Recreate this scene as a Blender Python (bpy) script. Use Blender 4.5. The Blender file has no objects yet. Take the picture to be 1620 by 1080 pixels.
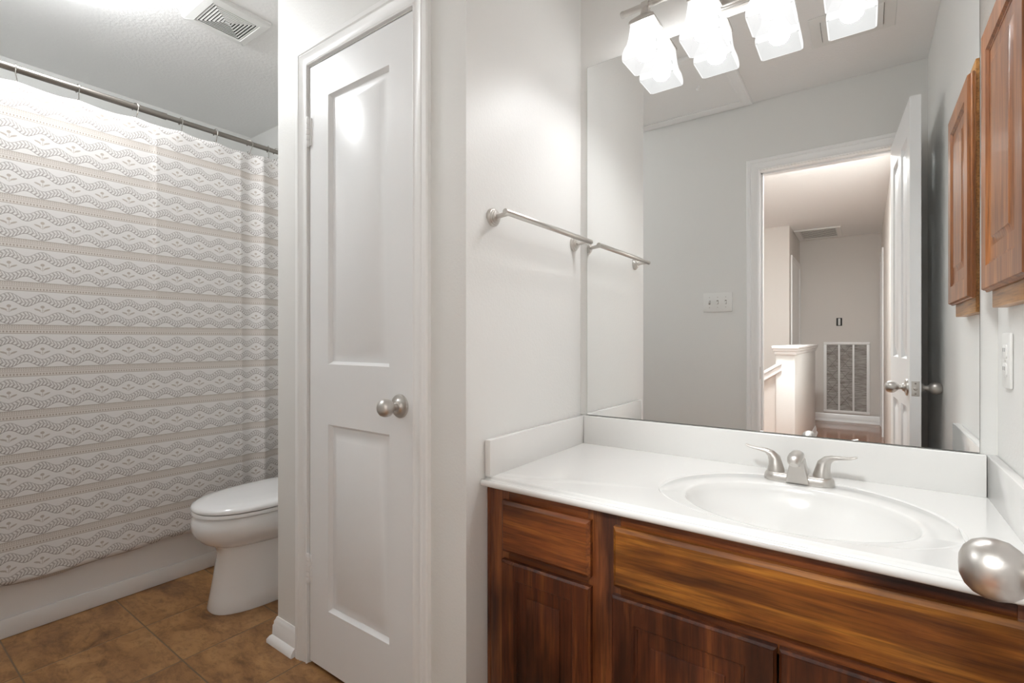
import bpy, bmesh, math, random
from mathutils import Vector, Matrix
PI = math.pi
random.seed(4)
S = bpy.context.scene
C = S.collection

# ------------------------------------------------------------------ camera, world, exposure
cd = bpy.data.cameras.new('camera')
cam = bpy.data.objects.new('camera', cd); C.objects.link(cam)
cam.location = (0, 0, 1.078)
cam.rotation_euler = (PI/2, 0, math.radians(35.58))
cd.sensor_fit = 'HORIZONTAL'; cd.sensor_width = 36
cd.lens = 777.1/1620*36
cd.shift_x = -2.6/1620; cd.shift_y = -2.1/1620
cd.clip_start = 0.01
S.camera = cam
S.view_settings.view_transform = 'Standard'
S.view_settings.look = 'None'
S.view_settings.gamma = 1
S.view_settings.use_curve_mapping = False
S.view_settings.exposure = 0.0
w = bpy.data.worlds.new('world'); S.world = w; w.use_nodes = True
w.node_tree.nodes['Background'].inputs[0].default_value = (0.9, 0.92, 1, 1)
w.node_tree.nodes['Background'].inputs[1].default_value = 0.3
S.cycles.max_bounces = 14
S.cycles.diffuse_bounces = 8
S.cycles.glossy_bounces = 6
S.cycles.sample_clamp_indirect = 8
L_BULB, L_SHADE, L_DOME, L_HALL = 136.0, 1.0, 38.0, 315.0

# main planes (metres, camera stands at x=0 y=0)
XT, YC, YM, XR, ZC = -0.820, 0.940, 1.555, 0.247, 2.442
XCL, YB, XL = -1.710, 1.668, -3.370      # closet corner, bath back wall, tub wall
ZT = 0.719                               # counter top
PATH = []

# ------------------------------------------------------------------ node helpers
class N:
    """a value socket with arithmetic"""
    def __init__(s, t, k): s.t, s.k = t, k
    def _m(s, op, *a, clamp=False):
        n = s.t.nodes.new('ShaderNodeMath'); n.operation = op; n.use_clamp = clamp
        for i, v in enumerate((s,)+a):
            if isinstance(v, N): s.t.links.new(v.k, n.inputs[i])
            else: n.inputs[i].default_value = v
        return N(s.t, n.outputs[0])
    def __add__(s, o): return s._m('ADD', o)
    __radd__ = __add__
    def __sub__(s, o): return s._m('SUBTRACT', o)
    def __rsub__(s, o): return (s*-1)+o
    def __mul__(s, o): return s._m('MULTIPLY', o)
    __rmul__ = __mul__
    def __truediv__(s, o): return s._m('DIVIDE', o)
    def fract(s): return s._m('FRACT')
    def floor(s): return s._m('FLOOR')
    def abs(s): return s._m('ABSOLUTE')
    def sin(s): return s._m('SINE')
    def cos(s): return s._m('COSINE')
    def min(s, o): return s._m('MINIMUM', o)
    def max(s, o): return s._m('MAXIMUM', o)
    def pow(s, o): return s._m('POWER', o)
    def sq(s): return s*s
    def lt(s, o, soft):            # 1 where s < o
        return ((s*-1+o)/soft+0.5)._m('ADD', 0, clamp=True)

def mat(name):
    m = bpy.data.materials.new(name); m.use_nodes = True
    t = m.node_tree
    return m, t, t.nodes['Principled BSDF']

def setp(b, **k):
    names = dict(col='Base Color', rough='Roughness', metal='Metallic', coat='Coat Weight', coatr='Coat Roughness',
                 ec='Emission Color', es='Emission Strength', spec='Specular IOR Level', trans='Transmission Weight')
    for a, v in k.items():
        b.inputs[names[a]].default_value = tuple(v)+(1,) if isinstance(v, (tuple, list)) else v

def coords(t, scale=(1, 1, 1), kind='Object'):
    c = t.nodes.new('ShaderNodeTexCoord'); mp = t.nodes.new('ShaderNodeMapping')
    mp.inputs['Scale'].default_value = scale
    t.links.new(c.outputs[kind], mp.inputs[0]); return mp.outputs[0]

def noise(t, vec, scale, detail=3, rough=0.5, dist=0.0):
    n = t.nodes.new('ShaderNodeTexNoise'); n.inputs['Scale'].default_value = scale
    n.inputs['Detail'].default_value = detail; n.inputs['Roughness'].default_value = rough
    n.inputs['Distortion'].default_value = dist
    t.links.new(vec, n.inputs['Vector']); return n.outputs['Fac']

def ramp(t, fac, stops):
    r = t.nodes.new('ShaderNodeValToRGB'); e = r.color_ramp.elements
    while len(e) < len(stops): e.new(0.5)
    for i, (p, c) in enumerate(stops): e[i].position = p; e[i].color = tuple(c)+(1,)
    t.links.new(fac, r.inputs[0]); return r.outputs[0]

def mixc(t, fac, a, b, mode='MIX'):
    n = t.nodes.new('ShaderNodeMix'); n.data_type = 'RGBA'; n.blend_type = mode
    for i, v in ((0, fac), (6, a), (7, b)):
        if isinstance(v, N): v = v.k
        if isinstance(v, (tuple, list)): n.inputs[i].default_value = tuple(v)+(1,)
        elif isinstance(v, float): n.inputs[i].default_value = v
        else: t.links.new(v, n.inputs[i])
    return n.outputs[2]

def bump(t, b, h, strength, dist=0.002):
    n = t.nodes.new('ShaderNodeBump'); n.inputs['Strength'].default_value = strength; n.inputs['Distance'].default_value = dist
    t.links.new(h.k if isinstance(h, N) else h, n.inputs['Height']); t.links.new(n.outputs[0], b.inputs['Normal'])

def plain(name, col, rough=0.5, metal=0.0, **k):
    m, t, b = mat(name); setp(b, col=col, rough=rough, metal=metal, **k); return m

def painted(name, col, rough, scale, strength, dist=0.0015, spec=0.5):
    m, t, b = mat(name); setp(b, col=col, rough=rough, spec=spec)
    bump(t, b, noise(t, coords(t), scale, 3, 0.55), strength, dist); return m

M_WALL = painted('wall_paint', (0.79, 0.788, 0.770), 0.42, 130, 0.35)
M_CEIL = painted('ceiling_paint', (0.88, 0.875, 0.865), 0.75, 75, 0.55, 0.003)
M_HALLW = painted('hall_paint', (0.72, 0.685, 0.65), 0.6, 130, 0.35)

def door_paint():
    m, t, b = mat('door_paint'); setp(b, col=(0.86, 0.865, 0.87), rough=0.30, spec=0.3)
    bump(t, b, noise(t, coords(t, (90, 90, 4)), 3, 4, 0.6), 0.12, 0.001); return m
M_DOOR = door_paint()
M_TRIM = plain('trim_paint', (0.90, 0.90, 0.895), 0.28)
M_PORC = plain('porcelain', (0.88, 0.88, 0.88), 0.12, coat=0.5, coatr=0.05)
M_TUB = plain('tub_enamel', (0.86, 0.855, 0.85), 0.25)
M_COUNTER = plain('cultured_marble', (0.80, 0.795, 0.78), 0.16, coat=0.3, coatr=0.08)
M_PLAST = plain('white_plastic', (0.82, 0.82, 0.80), 0.35)
M_DARK = plain('dark_gap', (0.03, 0.03, 0.03), 0.8)
M_MIRROR = plain('silvered_glass', (0.90, 0.91, 0.905), 0.0, 1.0)
M_MEDGE = plain('mirror_edge', (0.12, 0.13, 0.12), 0.2)

def brushed(name, col, rough):
    m, t, b = mat(name); setp(b, col=col, metal=1.0, rough=rough)
    r = noise(t, coords(t, (30, 30, 400)), 3, 2)
    n = N(t, r)*0.12+(rough-0.06); t.links.new(n.k, b.inputs['Roughness']); return m
M_NICKEL = brushed('brushed_nickel', (0.62, 0.595, 0.565), 0.36)
M_ROD = brushed('rod_metal', (0.30, 0.275, 0.25), 0.36)
M_HOOK = plain('hook_chrome', (0.52, 0.50, 0.47), 0.2, 1.0)

def wood(name, axis, c0, c1, c2, gloss=0.22, stain=1.0):
    m, t, b = mat(name)
    sc = [15, 15, 15]; sc[axis] = 1.2
    v = coords(t, sc)
    g = noise(t, v, 1.7, 6, 0.62, 0.7)
    col = ramp(t, g, [(0.30, c0), (0.50, c1), (0.70, c2)])
    sc2 = [130, 130, 130]; sc2[axis] = 5
    f = noise(t, coords(t, sc2), 1.5, 3, 0.6)
    col = mixc(t, 0.55, col, ramp(t, f, [(0.36, (0.30,)*3), (0.54, (1,)*3)]), 'MULTIPLY')
    sc3 = [11, 11, 11]; sc3[axis] = 2.6
    p = noise(t, coords(t, sc3), 1.0, 3, 0.55)
    col = mixc(t, stain, col, ramp(t, p, [(0.38, (0.34, 0.30, 0.32)), (0.56, (1, 1, 1))]), 'MULTIPLY')
    t.links.new(col, b.inputs['Base Color'])
    setp(b, rough=0.42, coat=0.32, coatr=gloss, spec=0.35)
    bump(t, b, f, 0.12, 0.0008)
    return m
K0, K1, K2 = (0.080, 0.020, 0.006), (0.20, 0.058, 0.016), (0.36, 0.130, 0.034)
M_WX = wood('stained_wood_across', 0, (0.095, 0.023, 0.006), (0.22, 0.060, 0.013), (0.41, 0.140, 0.026))
M_WF = wood('stained_wood_golden', 0, (0.105, 0.026, 0.004), (0.25, 0.080, 0.010), (0.50, 0.20, 0.025), 0.16)
M_WZ = wood('stained_wood_upright', 2, K0, K1, K2)
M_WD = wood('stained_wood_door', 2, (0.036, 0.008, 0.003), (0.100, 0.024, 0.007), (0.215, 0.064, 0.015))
M_MZ = wood('cabinet_wood_upright', 2, (0.24, 0.075, 0.018), (0.36, 0.130, 0.036), (0.49, 0.205, 0.066), 0.14, 0.55)
M_MY = wood('cabinet_wood_across', 1, (0.34, 0.14, 0.035), (0.46, 0.21, 0.055), (0.56, 0.28, 0.09), 0.2, 0.3)

def tile_mat():
    m, t, b = mat('floor_tile'); P = 0.336
    c = t.nodes.new('ShaderNodeTexCoord'); sp = t.nodes.new('ShaderNodeSeparateXYZ'); t.links.new(c.outputs['Object'], sp.inputs[0])
    x, y = (N(t, sp.outputs[0])+1.870)/P, (N(t, sp.outputs[1])-0.361)/P
    fx, fy = ((x+0.5).fract()-0.5).abs(), ((y+0.5).fract()-0.5).abs()
    g = fx.min(fy).lt(0.0065, 0.006)
    cv = t.nodes.new('ShaderNodeCombineXYZ'); t.links.new(x.floor().k, cv.inputs[0]); t.links.new(y.floor().k, cv.inputs[1])
    wn = t.nodes.new('ShaderNodeTexWhiteNoise'); t.links.new(cv.outputs[0], wn.inputs[0])
    va = t.nodes.new('ShaderNodeVectorMath'); va.operation = 'MULTIPLY_ADD'
    va.inputs[1].default_value = (7, 7, 7); t.links.new(wn.outputs['Color'], va.inputs[0]); t.links.new(coords(t, (1.0, 1.8, 1)), va.inputs[2])
    n1 = noise(t, va.outputs[0], 5, 7, 0.66, 0.6); n2 = noise(t, va.outputs[0], 22, 5, 0.7, 0.4)
    col = ramp(t, n1, [(0.30, (0.13, 0.055, 0.020)), (0.46, (0.27, 0.130, 0.046)), (0.58, (0.36, 0.185, 0.068)), (0.74, (0.44, 0.25, 0.105))])
    col = mixc(t, 0.6, col, ramp(t, n2, [(0.33, (0.40, 0.34, 0.28)), (0.52, (1, 1, 1))]), 'MULTIPLY')
    col = mixc(t, g, col, (0.15, 0.095, 0.05))
    t.links.new(col, b.inputs['Base Color']); setp(b, rough=0.42)
    bump(t, b, N(t, n2)*0.5-g*1.2, 0.35, 0.003); return m
M_TILE = tile_mat()

def laminate():
    m, t, b = mat('hall_laminate')
    n = noise(t, coords(t, (14, 2, 1)), 2, 4, 0.6)
    t.links.new(ramp(t, n, [(0.3, (0.25, 0.105, 0.055)), (0.7, (0.40, 0.185, 0.10))]), b.inputs['Base Color']); setp(b, rough=0.12); return m
M_LAM = laminate()

def curtain_mat():
    m, t, b = mat('printed_cloth')
    uv = t.nodes.new('ShaderNodeUVMap'); sp = t.nodes.new('ShaderNodeSeparateXYZ'); t.links.new(uv.outputs[0], sp.inputs[0])
    u, z = N(t, sp.outputs[0]), N(t, sp.outputs[1])
    P, Q = 0.156, 0.0885
    s = ((1.274-z)/P).fract()                   # 0 at the band centre, growing downward
    ph = (u-0.379)/Q
    cs = (ph*2*PI).cos()
    bg, ink, tan = (0.80, 0.78, 0.765), (0.29, 0.255, 0.235), (0.38, 0.32, 0.27)
    col = bg
    brk = N(t, noise(t, uv.outputs[0], 260, 3))*0.9+0.5
    def vine(c0, amp, sgn, col):
        off = s-(cs*(-amp*sgn)+c0)
        d = off.abs()/0.090
        inside = d.lt(1.0, 0.10)
        edge = (d-0.93).abs().lt(0.09, 0.08)
        lower = off.max(0.0)/0.09
        w = (ph*9.0+d*0.85).fract()
        leaf = (w-0.5).abs().lt(0.21, 0.12)*d.lt(0.86, 0.1)
        spine = d.lt(0.07, 0.08)*0.5
        dark = (leaf*(lower*0.25+0.62)).max(spine)
        col = mixc(t, (inside*dark*brk).min(1.0), col, ink)
        return mixc(t, (edge*(lower*0.3+0.55)*brk).min(1.0), col, ink)
    # flowers between the two vines
    cu = (((ph+0.5).fract()-0.5)*Q); cz = (s-0.535)*P
    def blob(px, pz, rx, rz, ang, soft=0.35):
        dx, dz = cu-px, cz-pz
        ca, sa = math.cos(ang), math.sin(ang)
        a, c = (dx*ca+dz*sa)/rx, (dz*ca-dx*sa)/rz
        return (a.sq()+c.sq()).lt(1.0, soft)
    fl = blob(0, -0.0105, 0.0058, 0.0052, 0).max(blob(0.0006, 0.003, 0.0008, 0.0105, 0))
    fl = fl.max(blob(0.0125, 0.001, 0.0098, 0.0030, -0.45)).max(blob(-0.0135, 0.0005, 0.0098, 0.0030, 0.35))
    fl = fl.max(blob(0.006, 0.0065, 0.0065, 0.0008, -0.75)).max(blob(-0.006, 0.007, 0.0065, 0.0008, 0.65))
    nz = noise(t, uv.outputs[0], 900, 2)
    fl = fl*(N(t, nz)*0.9+0.25).min(0.85)
    col = mixc(t, fl, col, (0.40, 0.33, 0.27))
    col = vine(0.315, 0.066, 1, col)
    col = vine(0.735, 0.060, -1, col)
    # lace band
    sb = (s+0.5).fract()-0.5
    inb = sb.abs().lt(0.108, 0.01)
    e = (sb.abs()-0.104).abs().lt(0.008, 0.008).max((sb-0.005).abs().lt(0.006, 0.008)*0.6)
    du = (u/0.0088).fract()-0.5
    dots = (du.sq()*1.0+((sb-0.058)*11).sq()).lt(0.055, 0.06)
    d2 = ((u/0.0060).fract()-0.5).abs()
    arcs = ((d2*0.13+(sb+0.055).abs())-0.035).abs().lt(0.012, 0.012)
    tiny = (((u/0.0044).fract()-0.5).sq()+((sb+0.088)*18).sq()).lt(0.07, 0.08)
    band = mixc(t, (dots.max(arcs*0.75).max(tiny*0.7).max(e))*0.9, (0.715, 0.67, 0.63), tan)
    col = mixc(t, inb, col, band)
    t.links.new(col, b.inputs['Base Color']); setp(b, rough=0.8, spec=0.2)
    bump(t, b, noise(t, coords(t, (1, 1, 1)), 14, 4, 0.6), 0.10, 0.01)
    return m
M_CURT = curtain_mat()

def glow(name, col, strength, base=(0.9, 0.9, 0.9), rough=0.3):
    return plain(name, base, rough, ec=col, es=strength)
M_BULB = glow('lit_bulb', (0.985, 0.99, 1.0), L_BULB)
def frosted(name, e):
    m, t, b = mat(name); setp(b, col=(0.004, 0.004, 0.004), rough=0.5, spec=0.0, ec=(1, 0.995, 0.985), es=e)
    tr = t.nodes.new('ShaderNodeBsdfTransparent'); mx = t.nodes.new('ShaderNodeMixShader'); mx.inputs[0].default_value = 0.30
    t.links.new(b.outputs[0], mx.inputs[1]); t.links.new(tr.outputs[0], mx.inputs[2])
    t.links.new(mx.outputs[0], t.nodes['Material Output'].inputs[0]); return m
M_SHADE = frosted('lit_frosted_glass', 1.24*L_SHADE)
M_SHADEI = frosted('lit_frosted_glass_inside', 0.80*L_SHADE)
M_DOME = glow('lit_dome_glass', (0.955, 0.98, 1.0), L_DOME)
M_HALL_ADDED = glow('added_hall_dome', (0.945, 0.985, 0.99), L_HALL)

# ------------------------------------------------------------------ mesh helpers
def bx(bm, x0, x1, y0, y1, z0, z1, bev=0.0, seg=2):
    v = bmesh.ops.create_cube(bm, size=1.0)['verts']
    for p in v:
        p.co = Vector(((x0+x1)/2+p.co.x*(x1-x0), (y0+y1)/2+p.co.y*(y1-y0), (z0+z1)/2+p.co.z*(z1-z0)))
    if bev:
        ed = list({e for p in v for e in p.link_edges})
        bmesh.ops.bevel(bm, geom=ed, offset=bev, segments=seg, affect='EDGES', profile=0.5)
    return bm

def loft(bm, rings, caps=(True, True), closed=True):
    R = [[bm.verts.new(p) for p in r] for r in rings]
    n = len(R[0])
    for a, b in zip(R, R[1:]):
        for i in range(n if closed else n-1):
            j = (i+1) % n
            bm.faces.new((a[i], a[j], b[j], b[i]))
    if closed and caps[0]: bm.faces.new(R[0][::-1])
    if closed and caps[1]: bm.faces.new(R[-1])
    return R

def frame_at(d):
    d = Vector(d).normalized()
    h = Vector((0, 0, 1)) if abs(d.z) < 0.95 else Vector((0, 1, 0))
    s = d.cross(h).normalized(); u = s.cross(d).normalized()
    return s, u

def tube(bm, pts, rad, seg=16, caps=(True, True), flat=None):
    pts = [Vector(p) for p in pts]; rings = []
    for i, p in enumerate(pts):
        d = (pts[min(i+1, len(pts)-1)]-pts[max(i-1, 0)])
        s, u = frame_at(d)
        r = rad[i] if isinstance(rad, (list, tuple)) else rad
        ra, rb = r if isinstance(r, (list, tuple)) else (r, r)
        rings.append([p+s*(math.cos(2*PI*k/seg)*ra)+u*(math.sin(2*PI*k/seg)*rb) for k in range(seg)])
    loft(bm, rings, caps); return bm

def lathe(bm, prof, org, axis, seg=32):
    """prof: (radius, distance along axis)"""
    d = Vector(axis).normalized(); s, u = frame_at(d); o = Vector(org)
    rings = [[o+d*h+s*(math.cos(2*PI*k/seg)*max(r, 1e-4))+u*(math.sin(2*PI*k/seg)*max(r, 1e-4)) for k in range(seg)] for r, h in prof]
    loft(bm, rings); return bm

def nb(): return bmesh.new()

def to_obj(name, bm, m, parent=None, loc=None, angle=35):
    base = Vector(loc) if loc is not None else Vector((0, 0, 0))
    if parent is not None and loc is None: base = world_of(parent)
    bmesh.ops.recalc_face_normals(bm, faces=bm.faces)
    bm.transform(Matrix.Translation(-base))
    me = bpy.data.meshes.new(name); bm.to_mesh(me); bm.free()
    me.shade_smooth(); me.set_sharp_from_angle(angle=math.radians(angle))
    for q in (m if isinstance(m, list) else [m]): me.materials.append(q)
    o = bpy.data.objects.new(name, me); C.objects.link(o)
    if parent is not None:
        o.parent = parent; o.location = base-world_of(parent)
    else: o.location = base
    return o

def world_of(o):
    v = Vector((0, 0, 0))
    while o is not None: v = v+o.location; o = o.parent
    return v

def tag(o, label, cat, group=None, kind=None):
    o['label'] = label; o['category'] = cat
    if group: o['group'] = group
    if kind: o['kind'] = kind
    return o

def thing(name, label, cat, loc, group=None):
    o = bpy.data.objects.new(name, None); C.objects.link(o); o.location = loc
    o.empty_display_size = 0.05
    return tag(o, label, cat, group)

def struct(name, bm, m, label, cat, parent=None):
    o = to_obj(name, bm, m, parent)
    if parent is None: tag(o, label, cat, kind='structure')
    return o

def panelled(bm, a0, a1, z0, z1, T, panels, prof, mp, edge=0.0):
    """slab with sunk or raised panels on its front; prof: (inset, depth); mp(a, z, d) -> world"""
    As = sorted({a0, a1, *[p[0] for p in panels], *[p[1] for p in panels]})
    Zs = sorted({z0, z1, *[p[2] for p in panels], *[p[3] for p in panels]})
    cache = {}
    def V(a, z, d):
        k = (round(a, 6), round(z, 6), round(d, 6))
        if k not in cache: cache[k] = bm.verts.new(mp(a, z, d))
        return cache[k]
    def inside(a, z): return any(p[0] < a < p[1] and p[2] < z < p[3] for p in panels)
    for i in range(len(As)-1):
        for j in range(len(Zs)-1):
            if inside((As[i]+As[i+1])/2, (Zs[j]+Zs[j+1])/2): continue
            bm.faces.new((V(As[i], Zs[j], 0), V(As[i+1], Zs[j], 0), V(As[i+1], Zs[j+1], 0), V(As[i], Zs[j+1], 0)))
    for p0, p1, q0, q1 in panels:
        prev = None
        # keep the corner grid vertices on the outer loop
        for ins, dep in prof:
            loop = [V(p0+ins, q0+ins, dep), V(p1-ins, q0+ins, dep), V(p1-ins, q1-ins, dep), V(p0+ins, q1-ins, dep)]
            if prev:
                for k in range(4): bm.faces.new((prev[k], prev[(k+1) % 4], loop[(k+1) % 4], loop[k]))
            prev = loop
        bm.faces.new(prev)
    # sides (optionally with an eased front edge)
    rim = [(a, z0) for a in As]+[(a1, z) for z in Zs[1:]]+[(a, z1) for a in As[-2::-1]]+[(a0, z) for z in Zs[-2:0:-1]]
    fr = [V(a, z, 0) for a, z in rim]; bk = [V(a, z, T) for a, z in rim]
    for k in range(len(rim)):
        l = (k+1) % len(rim); bm.faces.new((fr[k], fr[l], bk[l], bk[k]))
    bm.faces.new(bk)
    return bm

CAS = [(0, 0), (0, .009), (.004, .011), (.009, .0085), (.026, .0105), (.036, .015), (.040, .013), (.044, .016), (.058, .016), (.062, .012), (.062, 0)]
def casing(bm, a0, a1, zt, mp, zb=0.0, prof=CAS, sides=(True, True)):
    """mitred trim round an opening; mp(a, z, out) -> world"""
    for i in range(len(prof)-1):
        (w0, p0), (w1, p1) = prof[i], prof[i+1]
        A = [(a0-w0, zb), (a0-w0, zt+w0), (a1+w0, zt+w0), (a1+w0, zb)]
        B = [(a0-w1, zb), (a0-w1, zt+w1), (a1+w1, zt+w1), (a1+w1, zb)]
        for k in range(3):
            bm.faces.new([bm.verts.new(mp(*q)) for q in ((*A[k], p0), (*A[k+1], p0), (*B[k+1], p1), (*B[k], p1))])
    bmesh.ops.remove_doubles(bm, verts=bm.verts, dist=1e-5)
    return bm

BASE = [(0, 0), (.028, 0), (.028, .012), (.020, .024), (.014, .028), (.013, .060), (.010, .066), (.010, .074), (.006, .082), (.003, .090), (0, .090)]
def baseboard(bm, pts, prof=BASE, sc=1.0):
    """pts: path on the floor (x, y); the board grows to the right-hand side of the path"""
    n = len(pts); rings = []
    P = [Vector((p[0], p[1], 0)) for p in pts]
    for i in range(n):
        d0 = (P[i]-P[i-1]).normalized() if i else (P[1]-P[0]).normalized()
        d1 = (P[i+1]-P[i]).normalized() if i < n-1 else d0
        r0 = Vector((d0.y, -d0.x, 0)); r1 = Vector((d1.y, -d1.x, 0))
        m = (r0+r1).normalized(); k = 1/max(0.3, m.dot(r0))
        rings.append([P[i]+m*(o*k*sc)+Vector((0, 0, z*sc)) for o, z in prof])
    loft(bm, rings); return bm

# ------------------------------------------------------------------ the shell
b = bx(nb(), XL-.1, XR+.1, -.06, YB+.1, -.1, 0)
struct('floor', b, M_TILE, 'brown mottled square tile floor of the bathroom', 'floor')
b = bx(nb(), XL-.1, XR+.1, -4.8, YB+.1, ZC, ZC+.1)
struct('ceiling', b, M_CEIL, 'white textured ceiling over bathroom and hall', 'ceiling')
b = bx(nb(), -.92, XR+.1, YM, YM+.1, 0, ZC)
struct('wall_back', b, M_WALL, 'off-white wall behind the mirror and vanity', 'wall')
b = bx(nb(), XL-.1, -1.61, YB, YB+.1, 0, ZC)
struct('wall_bath_back', b, M_WALL, 'off-white wall behind the toilet and tub end', 'wall')
b = bx(nb(), XL-.1, XL, 0, YB, 0, ZC)
struct('wall_bath_left', b, M_WALL, 'off-white wall behind the bathtub', 'wall')
b = bx(nb(), XR, XR+.1, -.12, YM, 0, ZC)
struct('wall_right', b, M_WALL, 'off-white wall carrying the wooden wall cabinet', 'wall')
# closet block: front wall with door opening, side walls
CX0, CX1, CZ = -1.512, -1.008, 1.990
b = nb(); bx(b, XCL, CX0, YC, YC+.1, 0, ZC); bx(b, CX1, XT, YC, YC+.1, 0, ZC); bx(b, CX0, CX1, YC, YC+.1, CZ, ZC)
struct('wall_closet_front', b, M_WALL, 'off-white wall around the narrow white closet door', 'wall')
struct('wall_closet_left', bx(nb(), XCL, XCL+.1, YC+.1, YB, 0, ZC), M_WALL, 'closet side wall beside the toilet', 'wall')
struct('wall_closet_right', bx(nb(), XT-.1, XT, YC+.1, YM, 0, ZC), M_WALL, 'off-white wall carrying the towel bar', 'wall')
# entry wall with doorway (its back is the hall)
EX0, EX1, EZ = -.490, .142, 2.044
b = nb(); bx(b, XL-.1, EX0-.018, -.12, 0, 0, ZC); bx(b, EX1+.018, XR, -.12, 0, 0, ZC); bx(b, EX0-.018, EX1+.018, -.12, 0, EZ+.018, ZC)
struct('wall_entry', b, M_WALL, 'off-white wall with the light switches and entry doorway, seen in the mirror', 'wall')

# trims
b = casing(nb(), CX0-.002, CX1+.002, CZ+.004, lambda a, z, o: (a, YC-o, z))
struct('trim_1', b, M_TRIM, 'white moulded casing around the closet door', 'door trim')
b = nb(); casing(b, EX0-.004, EX1+.004, EZ+.004, lambda a, z, o: (a, o, z), zb=0)
casing(b, EX0-.004, EX1+.004, EZ+.004, lambda a, z, o: (a, -.12-o, z), zb=0)
bx(b, EX0-.018, EX0, -.12, 0, 0, EZ); bx(b, EX1, EX1+.018, -.12, 0, 0, EZ); bx(b, EX0-.018, EX1+.018, -.12, 0, EZ, EZ+.018)
bx(b, EX0, EX0+.011, -.080, -.045, 0, EZ, .002); bx(b, EX1-.011, EX1, -.080, -.045, 0, EZ, .002); bx(b, EX0, EX1, -.080, -.045, EZ-.011, EZ, .002)
en = struct('trim_2', b, M_TRIM, 'white casing and jamb of the entry doorway, seen in the mirror', 'door trim')
b = bx(nb(), EX0-.001, EX0+.0025, -.036, -.008, .855, .925, .001)
to_obj('strike_plate', b, M_NICKEL, en)['label'] = 'metal strike plate'
b = baseboard(nb(), [(XCL, 1.40), (XCL, YC), (CX0-.066, YC)], BASE)
struct('baseboard_closet', b, M_TRIM, 'white baseboard wrapping the closet corner by the toilet', 'baseboard')
b = baseboard(nb(), [(CX1+.066, YC), (XT, YC), (XT, 1.03)])
struct('baseboard_towel', b, M_TRIM, 'white baseboard right of the closet door', 'baseboard')
b = baseboard(nb(), [(EX0-.07, 0), (-2.5, 0)])
struct('baseboard_entry', b, M_TRIM, 'white baseboard below the light switches', 'baseboard')

# ------------------------------------------------------------------ doorknob builder
def knob(parent, at, axis, name='doorknob'):
    o = Vector(at)
    k = to_obj(name, lathe(nb(), [(.001, .0745), (.008, .074), (.0155, .0708), (.021, .0655), (.0240, .058), (.0247, .0505), (.0230, .0425), (.0185, .0365), (.0125, .031), (.0100, .027), (.0098, .020), (.0115, .014)], o, axis, 40), M_NICKEL, parent, loc=o)
    k['label'] = 'brushed nickel knob'
    r = to_obj('rosette', lathe(nb(), [(.0335, 0), (.0335, .003), (.0320, .006), (.027, .0075), (.021, .0085), (.0165, .0125), (.0150, .0165), (.0125, .0170)], o, axis, 40), M_NICKEL, k, loc=o)
    return k

DP = [(0, 0), (.004, .0065), (.009, .0125), (.015, .0120), (.019, .0125), (.046, .0030), (.049, .0018)]
# ------------------------------------------------------------------ closet door
DX0, DX1, DZ0, DZ1, DYF = -1.506, -1.013, .012, 1.984, .938
b = panelled(nb(), DX0, DX1, DZ0, DZ1, .035, [(-1.405, -1.110, 1.001, 1.868), (-1.405, -1.110, .205, .807)], DP, lambda a, z, d: (a, DYF+d, z))
d1 = struct('door_1', b, M_DOOR, 'narrow white two-panel closet door with a nickel knob', 'door')
knob(d1, (-1.063, DYF, .893), (0, -1, 0))
for z in (1.770, .318):
    b = nb()
    for k in range(5):
        lathe(b, [(.0062, 0), (.0068, .0012), (.0068, .0158), (.0062, .017)], (DX0-.003, DYF-.006, z-.045+k*.018), (0, 0, 1), 14)
    lathe(b, [(.001, -.005), (.004, -.004), (.0055, 0), (.0055, .001)], (DX0-.003, DYF-.006, z-.045), (0, 0, 1), 12)
    lathe(b, [(.0055, 0), (.0055, .002), (.004, .006), (.001, .007)], (DX0-.003, DYF-.006, z+.045), (0, 0, 1), 12)
    bx(b, DX0-.003, DX0+.010, DYF-.003, DYF+.0005, z-.045, z+.045)
    to_obj('hinge', b, M_TRIM, d1)
b = bx(nb(), DX1+.0004, DX1+.0034, DYF+.002, DYF+.02, .865, .925)
to_obj('latch', b, M_DARK, d1)['label'] = 'dark latch in the gap by the jamb'

# ------------------------------------------------------------------ entry door (open into the room, seen in the mirror)
EF, EE = .143, .622
ez = [(.205, .807), (1.001, 1.905)]
ep = [(a0, a1, z0, z1) for a0, a1 in ((.105, .285), (.375, .545)) for z0, z1 in ez]
b = panelled(nb(), .004, EE, .012, 2.036, .0175, ep, DP, lambda a, z, d: (EF+d, a, z))
panelled(b, .004, EE, .012, 2.036, .0175, ep, DP, lambda a, z, d: (EF+.035-d, a, z))
d2 = struct('door_2', b, M_DOOR, 'white panelled entry door standing open, seen edge-on in the mirror', 'door')
knob(d2, (EF, .560, .888), (-1, 0, 0)); knob(d2, (EF+.035, .560, .888), (1, 0, 0))
b = bx(nb(), EF+.005, EF+.030, EE-.001, EE+.0015, .859, .917, .001)
lp = to_obj('latch_plate', b, M_NICKEL, d2)
b = lathe(nb(), [(.008, 0), (.0085, .001), (.0065, .0015), (.006, .004), (.004, .0055)], (EF+.0175, EE+.001, .888), (0, 1, 0), 20)
to_obj('latch_bolt', b, M_NICKEL, lp)
for z in (.868, .908):
    to_obj('screw', lathe(nb(), [(.0032, 0), (.003, .0008), (.001, .001)], (EF+.0175, EE+.0014, z), (0, 1, 0), 12), M_ROD, lp)
for z in (1.80, 1.02, .22):
    b = lathe(nb(), [(.0068, 0), (.0068, .09)], (EF+.042, -.0005+.008, z-.045), (0, 0, 1), 12)
    to_obj('hinge', b, M_TRIM, d2)
th = -math.asin(.039/.622)                 # the leaf stands a little past square
R_ = Matrix.Rotation(th, 3, 'Z'); P_ = Vector((EF, EE, 0))
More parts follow.
